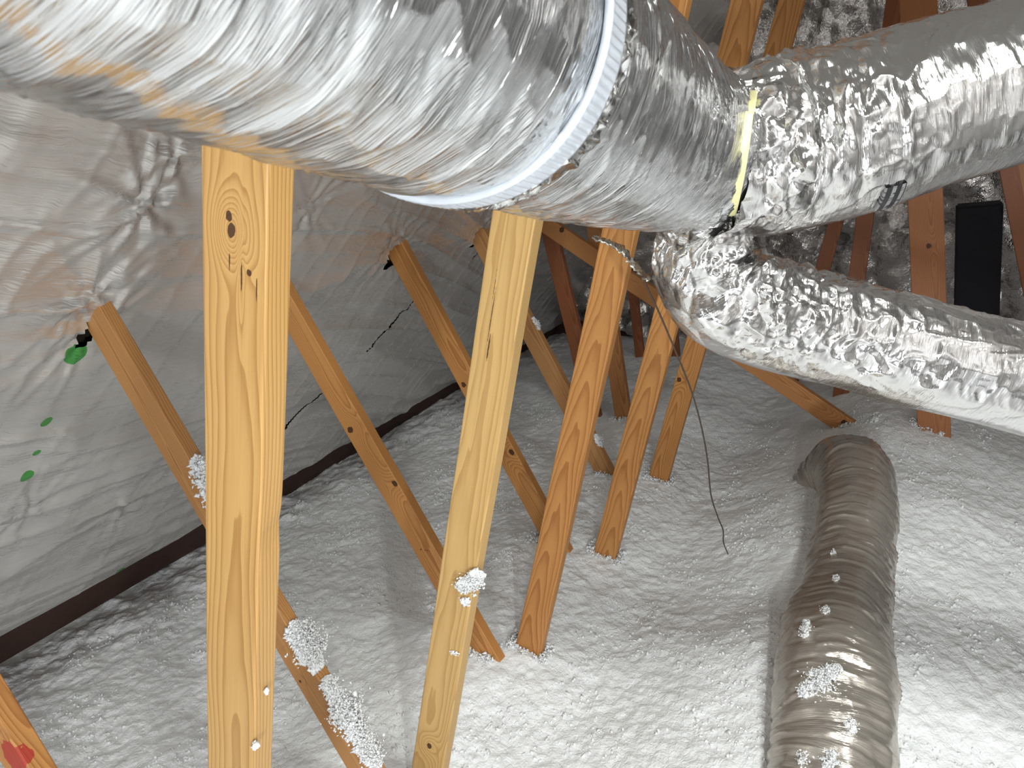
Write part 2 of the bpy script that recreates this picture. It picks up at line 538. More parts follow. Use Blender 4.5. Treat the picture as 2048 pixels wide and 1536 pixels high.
mat_P1 = wood_material('pine_knotty', *YEL, seed=1, freq=52, tilt=0.016, centre=(0.01, -0.055),
                       knots=[(-0.004, -0.018, 1.889, 0.0050, 0.0075, -0.034), (-0.007, -0.018, 1.902, 0.004, 0.006, 0.0), (0.010, -0.018, 1.846, 0.0012, 0.016, 0.010), (-0.006, -0.018, 1.858, 0.0010, 0.009, 0.0), (0.020, -0.018, 1.853, 0.0035, 0.0035, 0.004), (0.030, -0.018, 1.838, 0.0009, 0.012, 0.0)], rough=0.38, contrast=0.9)
mat_P2 = wood_material('pine_split', *TAN, seed=2, freq=58, tilt=-0.012, centre=(-0.012, 0.05),
                       knots=[(-0.001, -0.018, 0.531, 0.006, 0.009, 0.02), (-0.014, -0.018, 1.63, 0.0009, 0.060, 0.004), (-0.010, -0.018, 1.570, 0.0016, 0.028, 0.0), (-0.017, -0.018, 1.69, 0.0007, 0.035, 0.0)], contrast=0.9)
mat_P3 = wood_material('pine_cathedral', *ORA, seed=3, freq=62, tilt=0.028, centre=(0.0, -0.07))
mat_P4 = wood_material('pine_orange_grain', *ORA, seed=4, freq=64, tilt=-0.03, centre=(0.004, 0.04))
mat_P5 = wood_material('pine_orange_plain', *ORA, seed=5, freq=64, tilt=0.03, centre=(-0.01, -0.05), knots=[(-0.026, -0.018, 0.906, 0.010, 0.010, 0.01)])


def post(k, x, ztop, mat, label, nicks=(), y=None):
    return board('truss_post', (x, YP[k], -0.45), (x, YP[k], ztop), mat, label, 'post', seed=k, nicks=nicks)


post(1, -0.554, 2.7, mat_P1, 'thick yellow pine post nearest the viewer with a large swirling knot', nicks=[(1.55, 0.004, 0.02, 1, 1)])
post(2, -0.588, 2.7, mat_P2, 'pale tan pine post with a long split in its face and fluff stuck to it')
post(3, -0.600, 2.7, mat_P3, 'orange pine post with cathedral grain, meeting the torn foil at the duct joint')
post(4, -0.580, 2.7, mat_P4, 'orange pine post behind the hanging wire, second from the far end')
post(5, -0.588, 2.7, mat_P5, 'farthest and smallest of the upright orange pine posts, with a small brown knot')


def diag(Y, a, b, mat, label, seed=0, nicks=(), **kw):
    a = Vector((a[0], Y, a[1])); b = Vector((b[0], Y, b[1]))
    return board('truss_web', a, b, mat, label, 'truss web', seed=seed, **kw)


mat_D0 = wood_material('pine_web_red_end', *ORA, seed=10, freq=58, paint=((0.02, -0.018, 0.64), 0.030, (0.40, 0.02, 0.02)))
mat_D1 = wood_material('pine_web_near', (0.50, 0.25, 0.085), (0.27, 0.105, 0.03), seed=11, freq=62, tilt=0.006, centre=(0.0, -0.03), knots=[(-0.026, -0.018, 0.512, 0.004, 0.004, 0.01)])
mat_D2 = wood_material('pine_web_knots', *ORA, seed=12, freq=58, tilt=0.01, centre=(0.02, 0.04),
                       knots=[(-0.019, -0.018, 0.984, 0.012, 0.010, 0.02), (0.032, -0.018, 0.775, 0.010, 0.010, 0.02), (-0.010, -0.018, 0.556, 0.0028, 0.0028, 0), (0.004, -0.018, 0.549, 0.0022, 0.003, 0), (0.012, -0.018, 0.545, 0.0018, 0.003, 0), (0.019, -0.018, 0.541, 0.0018, 0.003, 0)])
mat_D3 = wood_material('pine_web_mid', *ORA, seed=13, freq=60, tilt=-0.01, knots=[(-0.021, -0.018, 0.913, 0.010, 0.010, 0.015), (0.026, -0.018, 0.608, 0.012, 0.012, 0.02)])
mat_D4 = wood_material('pine_web_far', (0.50, 0.26, 0.10), (0.30, 0.12, 0.035), seed=14, freq=60, tilt=0.01)


def ext(p0, p1, la, lb):
    """points on the line through two (x, z) points, pushed la below p0 and lb beyond p1"""
    d = np.array(p1, float) - np.array(p0, float); d /= np.linalg.norm(d)
    return tuple(np.array(p0) - d * la), tuple(np.array(p1) + d * lb)


D1 = ext((-0.699, 0.014), (-1.568, 0.892), 0.25, 0.10)
D2 = ext((-0.722, -0.077), (-1.511, 0.744), 0.20, 0.22)
D3 = ext((-0.822, 0.019), (-1.592, 0.853), 0.32, 0.10)
D4 = ext((-0.770, -0.083), (-1.604, 0.831), 0.22, 0.10)
D0 = tuple((p[0], p[1] + 0.18) for p in D1)
diag(YT[1], *D0, mat_D0, 'orange pine web cut by the bottom left corner, with a red paint mark', 20)
diag(YT[2], *D1, mat_D1, 'brown slanting web left of and behind the nearest post, piled with white fluff', 21)
diag(YT[3], *D2, mat_D2, 'slanting pine web with two dark knots, passing behind the split tan post', 22)
diag(YT[4], *D3, mat_D3, 'slanting pine web entering the foil halfway along, crossing behind the tan post', 23)
diag(YT[5], *D4, mat_D4, 'fourth slanting pine web, smaller, its foot beside the second farthest post', 24)

mat_B = wood_material('pine_brace', (0.52, 0.24, 0.085), (0.30, 0.11, 0.03), seed=30, freq=60,
                      knots=[(0.016, -0.018, 0.300, 0.012, 0.016, 0.01), (0.022, -0.018, 0.232, 0.014, 0.020, 0.01), (0.028, -0.018, 1.902, 0.014, 0.014, 0.01)])
mat_Mi = wood_material('pine_far_brown', *BRN, seed=31, freq=60)
mat_Mr = wood_material('pine_far_red', *RED, seed=32, freq=60)
mat_RP = wood_material('pine_far_post', (0.40, 0.16, 0.06), (0.24, 0.08, 0.025), seed=33, freq=60, knots=[(0.005, -0.03, 1.118, 0.010, 0.010, 0.01)])
B = ext((0.137, 0.263), (-1.519, 0.792), 0.20, 0.10)
diag(YT[6], *B, mat_B, 'long low brace with two dark knots, sloping down to right under the smaller duct', 30)
M1 = ext((-0.959, -0.073), (-1.295, 0.774), 0.2, 0.55)
diag(YT[6] + 0.045, *M1, mat_Mi, 'steep brown web seen in the gap right of the cathedral grain post', 31)
M2 = ext((-1.16, -0.10), (-1.582, 0.751), 0.2, 0.05)
diag(YT[6] + 0.09, *M2, mat_Mr, 'steep reddish brown web between the tan post and the cathedral grain post', 32)
RP = ext((0.379, 0.421), (-0.225, 1.978), 0.35, 1.0)
diag(YT[6] + 0.02, *RP, mat_RP, 'wide reddish brown post behind both right ducts', 33, wx=0.125, wy=0.06)


# ------------------------------------------------------------------ roof foil on the left
PHI = math.radians(68)
T0 = np.array([-1.6, 0.0, 0.85])
US = np.array([math.cos(PHI), 0, math.sin(PHI)])          # up the slope
NS = np.array([math.sin(PHI), 0, -math.cos(PHI)])         # into the attic
S_BOT = -(0.85 + 0.315) / math.sin(PHI)                    # foil's lower edge
a_ = np.arange(-2.0, 5.35, 0.010)
b_ = np.arange(S_BOT, 2.55, 0.010)
A2, B2 = np.meshgrid(a_, b_, indexing='ij')


def foil_fold(A2, B2):
    t = 0.012 * (fbm(A2 * 1.1 + B2 * 0.8, B2 * 2.4 - A2 * 0.3, None, 41, 2) - 0.5)
    # long soft folds that sag along the truss row
    q = B2 + 0.30 * A2 + 0.08 * np.sin(A2 * 2.1)
    t = t + 0.013 * ridge(vnoise(A2 * 1.3, q * 9.5, None, 43), 3)
    t = t + 0.006 * ridge(vnoise(A2 * 2.2 + 5, q * 23, None, 47), 3) * sstep(0.7, -0.2, B2)
    q2 = A2 * 1.0 - 0.42 * B2
    t = t + 0.003 * ridge(vnoise(q2 * 13, B2 * 1.6, None, 53), 5)
    return t


foil_d = foil_fold(A2, B2)
# star shaped tucks where the foil is stapled or pierced
stars = [(1.133, 0.36, 0.028), (1.17, 0.50, 0.02), (1.06, 0.12, 0.02), (2.23, 0.05, 0.018), (1.09, 0.03, 0.022), (2.32, 0.02, 0.016),
         (2.93, 0.02, 0.016), (1.70, 0.28, 0.016), (1.02, -0.62, 0.016), (0.6, 0.8, 0.02), (1.9, 0.75, 0.02), (1.35, -0.85, 0.012), (2.9, -0.5, 0.012), (3.6, -0.3, 0.012)]
for (sa, sb, am) in stars:
    da, db = A2 - sa, B2 - sb
    rr = np.hypot(da, db)
    th = np.arctan2(db, da)
    foil_d += am * np.exp(-rr / 0.11) * (ridge(vnoise(np.cos(th) * 3.5 + sa * 7, np.sin(th) * 3.5 + sb * 5, None, 61), 2) - 0.6)
FP = T0[None, None] + US * B2[..., None] + NS * foil_d[..., None]
FP[..., 1] = A2
cut = np.zeros((len(a_) - 1, len(b_) - 1), bool)
Ac, Bc = A2[:-1, :-1] + 0.005, B2[:-1, :-1] + 0.005
# tears: slits around each web where it goes through the foil: centre (a, b), half sizes, slant
tears = [(YT[2] - 0.020, -0.005, 0.022, 0.036, 0.25), (YT[4] - 0.03, -0.01, 0.025, 0.055, 0.2), (YT[5] - 0.03, -0.02, 0.025, 0.055, 0.2),
         (YT[3] - 0.03, 0.0, 0.03, 0.06, 0.2),
         (2.52, -0.42, 0.010, 0.12, 0.75), (2.15, -0.75, 0.010, 0.17, 0.95), (2.28, 0.50, 0.012, 0.05, 0.3), (3.02, -0.10, 0.012, 0.07, 0.6)]
for (ta, tb, ha, hb, sl) in tears:
    da = Ac - ta - (Bc - tb) * sl
    db = Bc - tb
    cut |= (da / ha) ** 2 + (db / hb) ** 2 < 1 + 0.5 * (vnoise(Ac * 60, Bc * 60, None, 71) - 0.5)


def roof_pt(a, b):
    p = T0 + US * b
    return (float(p[0]), a, float(p[2]))


green = [((-1.600, 1.05, 0.80), 0.026), ((-1.771, 0.99, 0.426), 0.015), ((-1.743, 1.005, 0.496), 0.009), ((-1.699, 1.013, 0.604), 0.013), ((-2.073, 1.438, -0.321), 0.014)]
M_roof = foil_material('radiant_barrier_foil', rough=0.25, dull=0.3, tint=(0.74, 0.725, 0.70), across=34, along=2.0, streak=0.6, fine=0.2, streak_dist=0.007, wobble=0.05, spots=green)
uvf = np.stack([B2 + 0.30 * A2 + 0.08 * np.sin(A2 * 2.1), A2], -1)
wl = grid_mesh('wall_left', FP, M_roof, uv=uvf, mask=~cut)
tag(wl, kind='structure', label='sloping silver radiant barrier foil along the left side')


def slab(name, pts, thick, nrm, mat, kind='structure', label=None):
    """flat board: polygon pts extruded by thick along -nrm"""
    me = bpy.data.meshes.new(name)
    bm = bmesh.new()
    nrm = Vector(nrm)
    top = [bm.verts.new(Vector(p)) for p in pts]
    bot = [bm.verts.new(Vector(p) - nrm * thick) for p in pts]
    bm.faces.new(top); bm.faces.new(list(reversed(bot)))
    for i in range(len(pts)):
        j = (i + 1) % len(pts)
        bm.faces.new((top[i], bot[i], bot[j], top[j]))
    bmesh.ops.recalc_face_normals(bm, faces=bm.faces)
    bm.to_mesh(me); bm.free()
    o = link_mesh(name, me, mat, smooth=False)
    tag(o, kind=kind, label=label)
    return o


def rp(a, b, off):
    p = T0 + US * b + NS * off
    return (float(p[0]), a, float(p[2]))


slab('ceiling_left', [rp(-2.2, S_BOT - 0.30, -0.06), rp(5.5, S_BOT - 0.30, -0.06), rp(5.5, 2.6, -0.06), rp(-2.2, 2.6, -0.06)], 0.03, NS, M_deck, label='dark roof deck behind the left foil')
eb = slab('trim_1', [rp(-2.2, S_BOT - 0.26, -0.022), rp(5.4, S_BOT - 0.26, -0.022), rp(5.4, S_BOT + 0.06, -0.022), rp(-2.2, S_BOT + 0.06, -0.022)], 0.02, NS, M_dark, label='dark brown eave board below the edge of the left foil')

# ------------------------------------------------------------------ far foil and right roof
def far_sheet(name, O, ux, uz, w_, h_, step, seed, amp, mat, label, kind='structure'):
    O = np.array(O, float); ux = np.array(ux, float); uz = np.array(uz, float)
    ux /= np.linalg.norm(ux); uz /= np.linalg.norm(uz); nn = np.cross(uz, ux)
    aa = np.arange(0, w_, step); bb = np.arange(0, h_, step)
    AA, BB = np.meshgrid(aa, bb, indexing='ij')
    q = AA * 0.9 + BB * 0.45
    dd = amp * (0.8 * ridge(vnoise(q * 4.5, BB * 1.1, None, seed), 2) + 0.5 * (fbm(AA * 7, BB * 7, None, seed + 3, 3)) + 0.35 * ridge(vnoise(AA * 17, BB * 13, None, seed + 5), 3))
    P = O + ux * AA[..., None] + uz * BB[..., None] + nn * dd[..., None]
    return grid_mesh(name, P, mat, uv=np.stack([AA, BB], -1), attr=np.clip(fbm(AA * 2.2, BB * 2.2, None, seed + 9, 2) * 2.2 - 0.6, 0, 1)), P


M_farfoil = foil_material('crumpled_barrier_foil', rough=0.24, tint=(0.66, 0.63, 0.61), across=20, along=14, streak=0.8, fine=0.4, facet=0.9, facet_scale=13.0, facet_stretch=(1, 1, 1), streak_dist=0.02)
far_sheet('wall_back', (-2.2, 5.22, -0.26), (1, 0, 0), (0, -0.30, 1), 6.2, 3.2, 0.03, 101, 0.10, M_farfoil, '')[0]
tag(bpy.data.objects['wall_back'], kind='structure', label='crumpled silver foil hanging across the far end')
slab('trim_2', [(-2.4, 5.35, -0.6), (3.9, 5.35, -0.6), (3.9, 5.35, 0.75), (-2.4, 5.35, 0.75)], 0.03, (0, -1, 0), M_dark, label='dark brown board under the far foil')
far_sheet('wall_right', (3.6, 5.3, 0.2), (0, -1, 0), (-0.62, 0, 0.78), 8.0, 4.0, 0.05, 131, 0.08, M_farfoil, '')[0]
tag(bpy.data.objects['wall_right'], kind='structure', label='silver foil on the right roof slope')


# ------------------------------------------------------------------ ducts
def smooth_path(pts, step):
    """Catmull-Rom through (x, y, z, r) rows, resampled evenly"""
    P = np.array(pts, float)
    P = np.vstack([2 * P[0] - P[1], P, 2 * P[-1] - P[-2]])
    out = []
    for i in range(1, len(P) - 2):
        t = np.linspace(0, 1, 60, endpoint=False)[:, None]
        a, b, c, d = P[i - 1], P[i], P[i + 1], P[i + 2]
        out.append(0.5 * (2 * b + (c - a) * t + (2 * a - 5 * b + 4 * c - d) * t ** 2 + (3 * b - a - 3 * c + d) * t ** 3))
    out = np.vstack(out + [P[-2][None]])
    s = np.concatenate([[0], np.cumsum(np.linalg.norm(np.diff(out[:, :3], axis=0), axis=1))])
    u = np.arange(0, s[-1], step)
    return np.stack([np.interp(u, s, out[:, k]) for k in range(out.shape[1])], 1), u


def frames(Pc):
    T = np.gradient(Pc, axis=0); T /= np.linalg.norm(T, axis=1)[:, None]
    ref = np.cross(T[0], (0.12, 0.3, 1.0)); ref /= np.linalg.norm(ref)
    Ns = []
    for t in T:
        ref = ref - t * ref.dot(t); ref /= np.linalg.norm(ref); Ns.append(ref)
    Ns = np.array(Ns)
    return T, Ns, np.cross(T, Ns)


def duct(name, pts, mat, wrinkle, parent=None, step=0.0035, nv=300, squash=1.0, cap=False):
    Q, u = smooth_path(pts, step)
    T, N, Bn = frames(Q[:, :3])
    v = np.linspace(0, 2 * math.pi, nv, endpoint=False)
    U, V = np.meshgrid(u, v, indexing='ij')
    R = Q[:, 3][:, None] * np.ones_like(V)
    low, high, cr = wrinkle(U, V, u[-1])
    nz = N[:, None, 2] * np.cos(V) + Bn[:, None, 2] * np.sin(V)
    taut = 0.15 + 0.85 * sstep(-0.75, -0.25, nz)              # the underside hangs taut and smooth
    disp = low + high * taut
    cr = cr * taut
    R = R + disp
    P = Q[:, None, :3] + N[:, None] * (np.cos(V) * R)[..., None] + Bn[:, None] * (np.sin(V) * R * squash)[..., None]
    uv = np.stack([U, np.cos(V) * Q[:, 3][:, None], np.sin(V) * Q[:, 3][:, None]], -1)
    o = grid_mesh(name, P, mat, parent, wrap=True, uv=uv, attr=cr)
    return o, (Q, u, T, N, Bn)


def cyl(V, k, off=0.0):
    return np.cos(V) * k + 9.3 + off, np.sin(V) * k + 4.1 + off


M_main = foil_material('duct_foil_streaked', rough=0.13, tint=(0.80, 0.81, 0.82), across=100, along=5.0, streak=0.6, fine=0.35, facet=0.6, facet_scale=42, streak_dist=0.008, wobble=0.012, dull=0.03)
M_br = foil_material('duct_foil_crumpled', rough=0.13, tint=(0.82, 0.81, 0.80), across=60, along=9, streak=0.6, fine=0.15, facet=0.75, facet_scale=21, streak_dist=0.004, dull=0.03)
M_old = foil_material('duct_foil_dull', rough=0.2, dull=0.35, tint=(0.50, 0.455, 0.40), across=95, along=6, streak=0.7, fine=0.3, facet=0.3, facet_scale=50, streak_dist=0.004)


def w_main(U, V, L):
    c, s = cyl(V, 2.0)
    wob = 0.05 * (vnoise(c * 1.3, s * 1.3, U * 3, 5) - 0.5) + 0.012 * np.sin(V * 1.0 + 1)
    u1 = U + wob
    d = 0.0026 * ridge(vnoise(c * 0.8, s * 0.8, u1 * 44, 7), 3.0) + 0.0018 * ridge(vnoise(c * 1.6, s * 1.6, u1 * 85, 9), 2.0)
    d = d + 0.0030 * np.cos(2 * math.pi * (U + V / 6.283 * 0.055) / 0.055) * 0.4
    cc, ss = cyl(V, 1.3, 20)
    d = d + 0.005 * (fbm(cc, ss, U * 5, 13, 2) - 0.5)
    end = sstep(L - 0.20, L - 0.08, U)
    c3, s3 = cyl(V, 9, 40)
    d = d + end * 0.010 * (ridge(vnoise(c3 + U * 30, s3 - U * 25, U * 60 + c3, 17), 1.5) - 0.5)
    return d, 0 * d, np.clip(end * 0.9 + 0.06, 0, 1)


# (x, y, z, r)
A_path = []
for y in np.arange(-0.30, 1.30, 0.12):
    uu = 1.45 - y
    A_path.append((-0.351 + 0.018 * uu - 0.0135 * uu * uu, y, 1.5016 + 0.110 * uu + 0.056 * uu * uu, 0.1245))
A_path.append((-0.338, 1.31, 1.525, 0.118))
main = empty('main_duct', (A_path[-1][0], A_path[-1][1], A_path[-1][2]), 'big silver foil flexible duct filling the upper left, wrapped by a white strap', 'air duct')
jac, FA = duct('foil_jacket', A_path, M_main, w_main, main, step=0.003, nv=420)


def ring_band(name, F, u0, slant, phase, width, lift, mat, parent, v0=0.0, v1=2 * math.pi, nv=420, nw=9, rough=0.0, bumps=None, seed=0, u_fn=None):
    """band wrapped around a duct path F at distance u0; slant shifts it along the duct as it goes round"""
    Q, u, T, N, Bn = F
    v = np.linspace(v0, v1, nv)
    wd = np.linspace(-0.5, 0.5, nw)
    V, Wd = np.meshgrid(v, wd, indexing='ij')
    U = u0 + slant * np.cos(V - phase) + Wd * width
    if u_fn: U = U + u_fn(V)
    Ui = np.clip(U, 0, u[-1])
    def ip(a): return np.stack([np.interp(Ui, u, a[:, k]) for k in range(a.shape[1])], -1)
    c, n, b, q = ip(Q), ip(N), ip(Bn), None
    R = c[..., 3] + lift
    if bumps: R = R + bumps(U, V, Wd)
    if rough: R = R + rough * (ridge(vnoise(np.cos(V) * 12 + 30, np.sin(V) * 12 + 30, Wd * 2.5 + seed, 3 + seed), 1.5) - 0.3)
    P = c[..., :3] + n * (np.cos(V) * R)[..., None] + b * (np.sin(V) * R)[..., None]
    # give it thickness: close with an inner surface
    Pin = c[..., :3] + n * (np.cos(V) * (R - 0.006))[..., None] + b * (np.sin(V) * (R - 0.006))[..., None]
    full = np.concatenate([P, Pin[:, ::-1]], axis=1)
    uv = np.stack([np.concatenate([U, U[:, ::-1]], 1), np.concatenate([V, V[:, ::-1]], 1) * 0.13], -1)
    return grid_mesh(name, full, mat, parent, wrap=True, uv=uv, attr=np.ones(full.shape[:2]))


M_strap = plain('white_ribbed_strap', (0.50, 0.53, 0.58), 0.35, 0.25)
M_tape = foil_material('foil_tape', rough=0.15, tint=(0.90, 0.90, 0.90), across=60, along=30, streak=0.4, fine=0.3, facet=0.9, facet_scale=70)
STRAP_U = 0.30 + 0.555
ring_band('strap', FA, STRAP_U, 0.022, 0.6, 0.030, 0.0085, M_strap, main, nw=13, nv=700,
          bumps=lambda U, V, Wd: 0.0008 * np.sign(np.sin(V * 130)) * (np.abs(Wd) < 0.40))
ring_band('foil_tape', FA, STRAP_U + 0.024, 0.024, 0.6, 0.026, 0.0055, M_tape, main, nw=9, nv=600, rough=0.006)


def w_branch(end_fade=0.22, fill=0.25, amp=1.0, seed=0):
    def f(U, V, L):
        c, s = cyl(V, 2.4, seed)
        wob = 0.06 * (vnoise(c * 1.2, s * 1.2, U * 4, 25 + seed) - 0.5) + 0.02 * np.sin(V + seed)
        u1 = U + wob
        near = 1 - sstep(end_fade * 0.55, end_fade * 1.9, U)
        d = 0.0050 * amp * ridge(vnoise(c, s, u1 * 26, 27 + seed), 3.2) * (0.45 + 0.55 * near)
        d = d + 0.0020 * ridge(vnoise(c * 1.8, s * 1.8, u1 * 70, 29 + seed), 2)
        cc, ss = cyl(V, 1.4, 20 + seed)
        low = 0.012 * (fbm(cc, ss, U * 5, 33 + seed, 2) - 0.5)
        c3, s3 = cyl(V, 6, 40 + seed)
        d = d + near * 0.013 * (np.abs(2 * vnoise(c3 * 0.45 + U * 12, s3 * 0.45 - U * 10, U * 26 + c3 * 0.3, 37 + seed) - 1) - 0.5)
        d = d + near * 0.005 * (np.abs(2 * vnoise(c3 * 0.9 - U * 22, s3 * 0.9 + U * 25, U * 44 - s3 * 0.5, 39 + seed) - 1) - 0.5)
        patch = sstep(0.5, 0.66, fbm(c * 0.9 + 3, s * 0.9, U * 7, 41 + seed, 2))
        return low, d, np.clip(0.95 * (1 - sstep(end_fade * 0.35, end_fade, U)) + fill * patch, 0, 1)
    return f


B_path = [(-0.315, 1.255, 1.500, 0.112), (-0.268, 1.325, 1.530, 0.134), (-0.228, 1.374, 1.545, 0.141), (-0.131, 1.441, 1.590, 0.140),
          (-0.035, 1.51, 1.645, 0.132), (0.095, 1.612, 1.715, 0.132), (0.257, 1.728, 1.80, 0.132), (0.60, 1.97, 1.95, 0.132), (1.2, 2.4, 2.1, 0.132)]
brB = empty('right_branch_duct', (-0.26, 1.33, 1.52), 'wide silver duct leaving the joint toward the upper right, with a black printed label', 'air duct')
_, FB = duct('foil_jacket', B_path, M_br, w_branch(0.24, 0.12, 1.2, 0), brB, step=0.0035, nv=380)

C_path = [(-0.290, 1.33, 1.47, 0.075), (-0.297, 1.336, 1.390, 0.078), (-0.290, 1.345, 1.335, 0.088), (-0.245, 1.375, 1.285, 0.098), (-0.170, 1.440, 1.258, 0.101),
          (-0.057, 1.518, 1.241, 0.101), (0.11, 1.586, 1.224, 0.101), (0.279, 1.658, 1.210, 0.102), (0.468, 1.735, 1.19, 0.102), (0.9, 1.92, 1.10, 0.102), (1.5, 2.2, 0.95, 0.102)]
brC = empty('lower_branch_duct', (-0.29, 1.34, 1.34), 'smaller silver duct bending out below the joint and running to the lower right', 'air duct')
_, FC = duct('foil_jacket', C_path, M_br, w_branch(0.36, 0.16, 1.4, 5), brC, step=0.0035, nv=320)

# the buried duct in the right foreground
D_path = [(0.30, 1.30, 0.02, 0.140), (0.285, 1.50, 0.085, 0.140), (0.275, 1.668, 0.150, 0.142), (0.241, 1.801, 0.198, 0.146), (0.217, 1.953, 0.240, 0.146), (0.205, 2.17, 0.262, 0.130), (0.197, 2.44, 0.283, 0.120),
          (0.170, 2.725, 0.325, 0.124), (0.130, 2.93, 0.345, 0.136), (0.10, 3.05, 0.28, 0.138), (0.08, 3.10, 0.14, 0.14), (0.075, 3.12, -0.05, 0.14)]


def w_old(U, V, L):
    c, s = cyl(V, 1.6)
    u1 = U + 0.02 * np.sin(V + 0.6) + 0.02 * (vnoise(c, s, U * 8, 75) - 0.5)
    d = 0.004 * np.abs(np.sin(math.pi * u1 / 0.052)) ** 0.7
    brk = sstep(0.35, 0.6, vnoise(c * 0.9, s * 0.9, U * 14, 71))
    d = d + 0.0060 * brk * (1 - np.abs(np.sin(math.pi * (u1 + 0.01 * vnoise(c, s, U * 10, 73)) / 0.068))) ** 7
    d = d + 0.004 * ridge(vnoise(c, s, u1 * 30, 77), 2.5) + 0.002 * ridge(vnoise(c * 1.6, s * 1.6, u1 * 75, 79), 2)
    cc, ss = cyl(V, 1.2, 20)
    d = d + 0.026 * (fbm(cc, ss, U * 5, 83, 2) - 0.5)
    return d, 0 * d, np.full_like(U, 0.2)


dD = empty('buried_duct', (0.217, 1.953, 0.1), 'dull ribbed silver duct half buried in the white insulation, with fluff on top', 'air duct')
_, FD = duct('foil_jacket', D_path, M_old, w_old, dD, step=0.004, nv=280)

# ------------------------------------------------------------------ joint between the ducts
jn = empty('duct_joint', (-0.30, 1.32, 1.50), 'crumpled foil wrapped joint where the three ducts meet, with a cream strip', 'duct fitting')


def blob(name, c, rad, mat, parent, seed, amp=0.012, nu=220, nv=260, lean=(0, 0, 0)):
    th = np.linspace(0.02, math.pi - 0.02, nu); ph = np.linspace(0, 2 * math.pi, nv, endpoint=False)
    TH, PH = np.meshgrid(th, ph, indexing='ij')
    D = np.stack([np.sin(TH) * np.cos(PH), np.sin(TH) * np.sin(PH), np.cos(TH)], -1)
    n = amp * (ridge(vnoise(D[..., 0] * 7 + 20, D[..., 1] * 7 + 20, D[..., 2] * 7 + 20, seed), 1.5) - 0.4)
    n = n + amp * 0.5 * (ridge(vnoise(D[..., 0] * 16 + 20, D[..., 1] * 16 + 20, D[..., 2] * 16 + 20, seed + 1), 1.5) - 0.4)
    P = np.array(c) + D * np.array(rad) * (1 + n / min(rad))[..., None]
    P = P + np.array(lean) * D[..., 2:3]
    return grid_mesh(name, P, mat, parent, wrap=True, uv=np.stack([TH * .1, PH * .1], -1), attr=np.ones(TH.shape))


blob('tape_wrap', (-0.315, 1.315, 1.500), (0.090, 0.085, 0.118), M_tape, jn, 201)

M_cream = plain('cream_sealant', (0.86, 0.80, 0.42), 0.45)


def ribbon(name, pts, width, thick, wdir, mat, parent=None, jag=0.0, seed=0):
    """solid strip following pts, width along wdir"""
    r = np.random.default_rng(seed)
    Q, u = smooth_path([(*p, 0) for p in pts], 0.004)
    Q = Q[:, :3]
    T = np.gradient(Q, axis=0); T /= np.linalg.norm(T, axis=1)[:, None]
    Wd = np.array(wdir, float)[None] - T * (T @ np.array(wdir, float))[:, None]
    Wd /= np.linalg.norm(Wd, axis=1)[:, None]
    Nn = np.cross(T, Wd)
    wv = width * (1 + jag * (r.random(len(Q)) - 0.5))
    cs = []
    for sx, sn in ((-1, -1), (-0.6, -1.3), (0.6, -1.3), (1, -1), (1, 1), (0.6, 1.3), (-0.6, 1.3), (-1, 1)):
        cs.append(Q + Wd * (wv[:, None] / 2 * sx) + Nn * thick / 2 * sn)
    P = np.stack(cs, 1)
    P = np.concatenate([Q[:1, None] + 0 * P[:1], P, Q[-1:, None] + 0 * P[:1]], 0)
    return grid_mesh(name, P, mat, parent, wrap=True, uv=P[..., :2] * 1.0, attr=np.ones(P.shape[:2]))


def px(x, y, t):
    """point at depth t along the sight line of a reference pixel, used to lay out real positions"""
    v = right * ((x - 1024) / 1540) + down * ((y - 768) / 1540) + fwd
    return tuple(Vector((0, 0, CAM_H)) + v * t)


from mathutils.bvhtree import BVHTree


def tree(objs):
    V, F = [], []
    for o in objs:
        k = len(V)
        M = o.matrix_parent_inverse.copy()
        if o.parent: M = Matrix.Translation(o.parent.location) @ M
        V += [M @ v.co for v in o.data.vertices]
        F += [[k + i for i in p.vertices] for p in o.data.polygons]
    return BVHTree.FromPolygons(V, F)


JT = tree([o for o in bpy.data.objects if o.name.startswith(('foil_jacket', 'tape_wrap'))])


def hit(x, y, lift=0.0, T=JT):
    o = Vector((0, 0, CAM_H)); dv = Vector(px(x, y, 1.0)) - o
    loc = T.ray_cast(o, dv.normalized())[0]
    return tuple(loc - dv.normalized() * lift) if loc else px(x, y, 1.3)


ribbon('sealant_strip', [hit(1497, 225, .004), hit(1489, 290, .004), hit(1480, 350, .004), hit(1471, 395, .004), hit(1464, 428, .004)], 0.0120, 0.006, tuple(right), M_cream, jn)
ribbon('sealant_strip', [hit(1507, 186, .003), hit(1504, 205, .003), hit(1500, 226, .003)], 0.011, 0.006, tuple(right), M_cream, jn)

# printed label on the right branch duct
n_ = NT('printed_label')
lg = n_.n('ShaderNodeAttribute', attribute_name='surf').outputs['Vector']
ls = n_.n('ShaderNodeSeparateXYZ', i_0=lg)
st = n_.math('LESS_THAN', n_.math('FRACT', n_.math('MULTIPLY', ls.outputs[0], 75.0)), 0.42)
tx = n_.math('GREATER_THAN', n_.n('ShaderNodeTexNoise', i_Vector=n_.vmath('MULTIPLY', lg, (75.0, 260.0, 1.0)), i_Scale=1.0).outputs['Fac'], 0.44)
n_.link(n_.mix(n_.math('MULTIPLY', st, tx), (0.012, 0.012, 0.014), (0.22, 0.22, 0.22)), n_.b.inputs['Base Color'])
n_.set(Roughness=0.35)


def duct_frame_at(F, p):
    Q, u, T, N, Bn = F
    i = int(np.argmin(np.linalg.norm(Q[:, :3] - np.array(p), axis=1)))
    d = np.array(p) - Q[i, :3]
    return u[i], math.atan2(d @ Bn[i], d @ N[i])


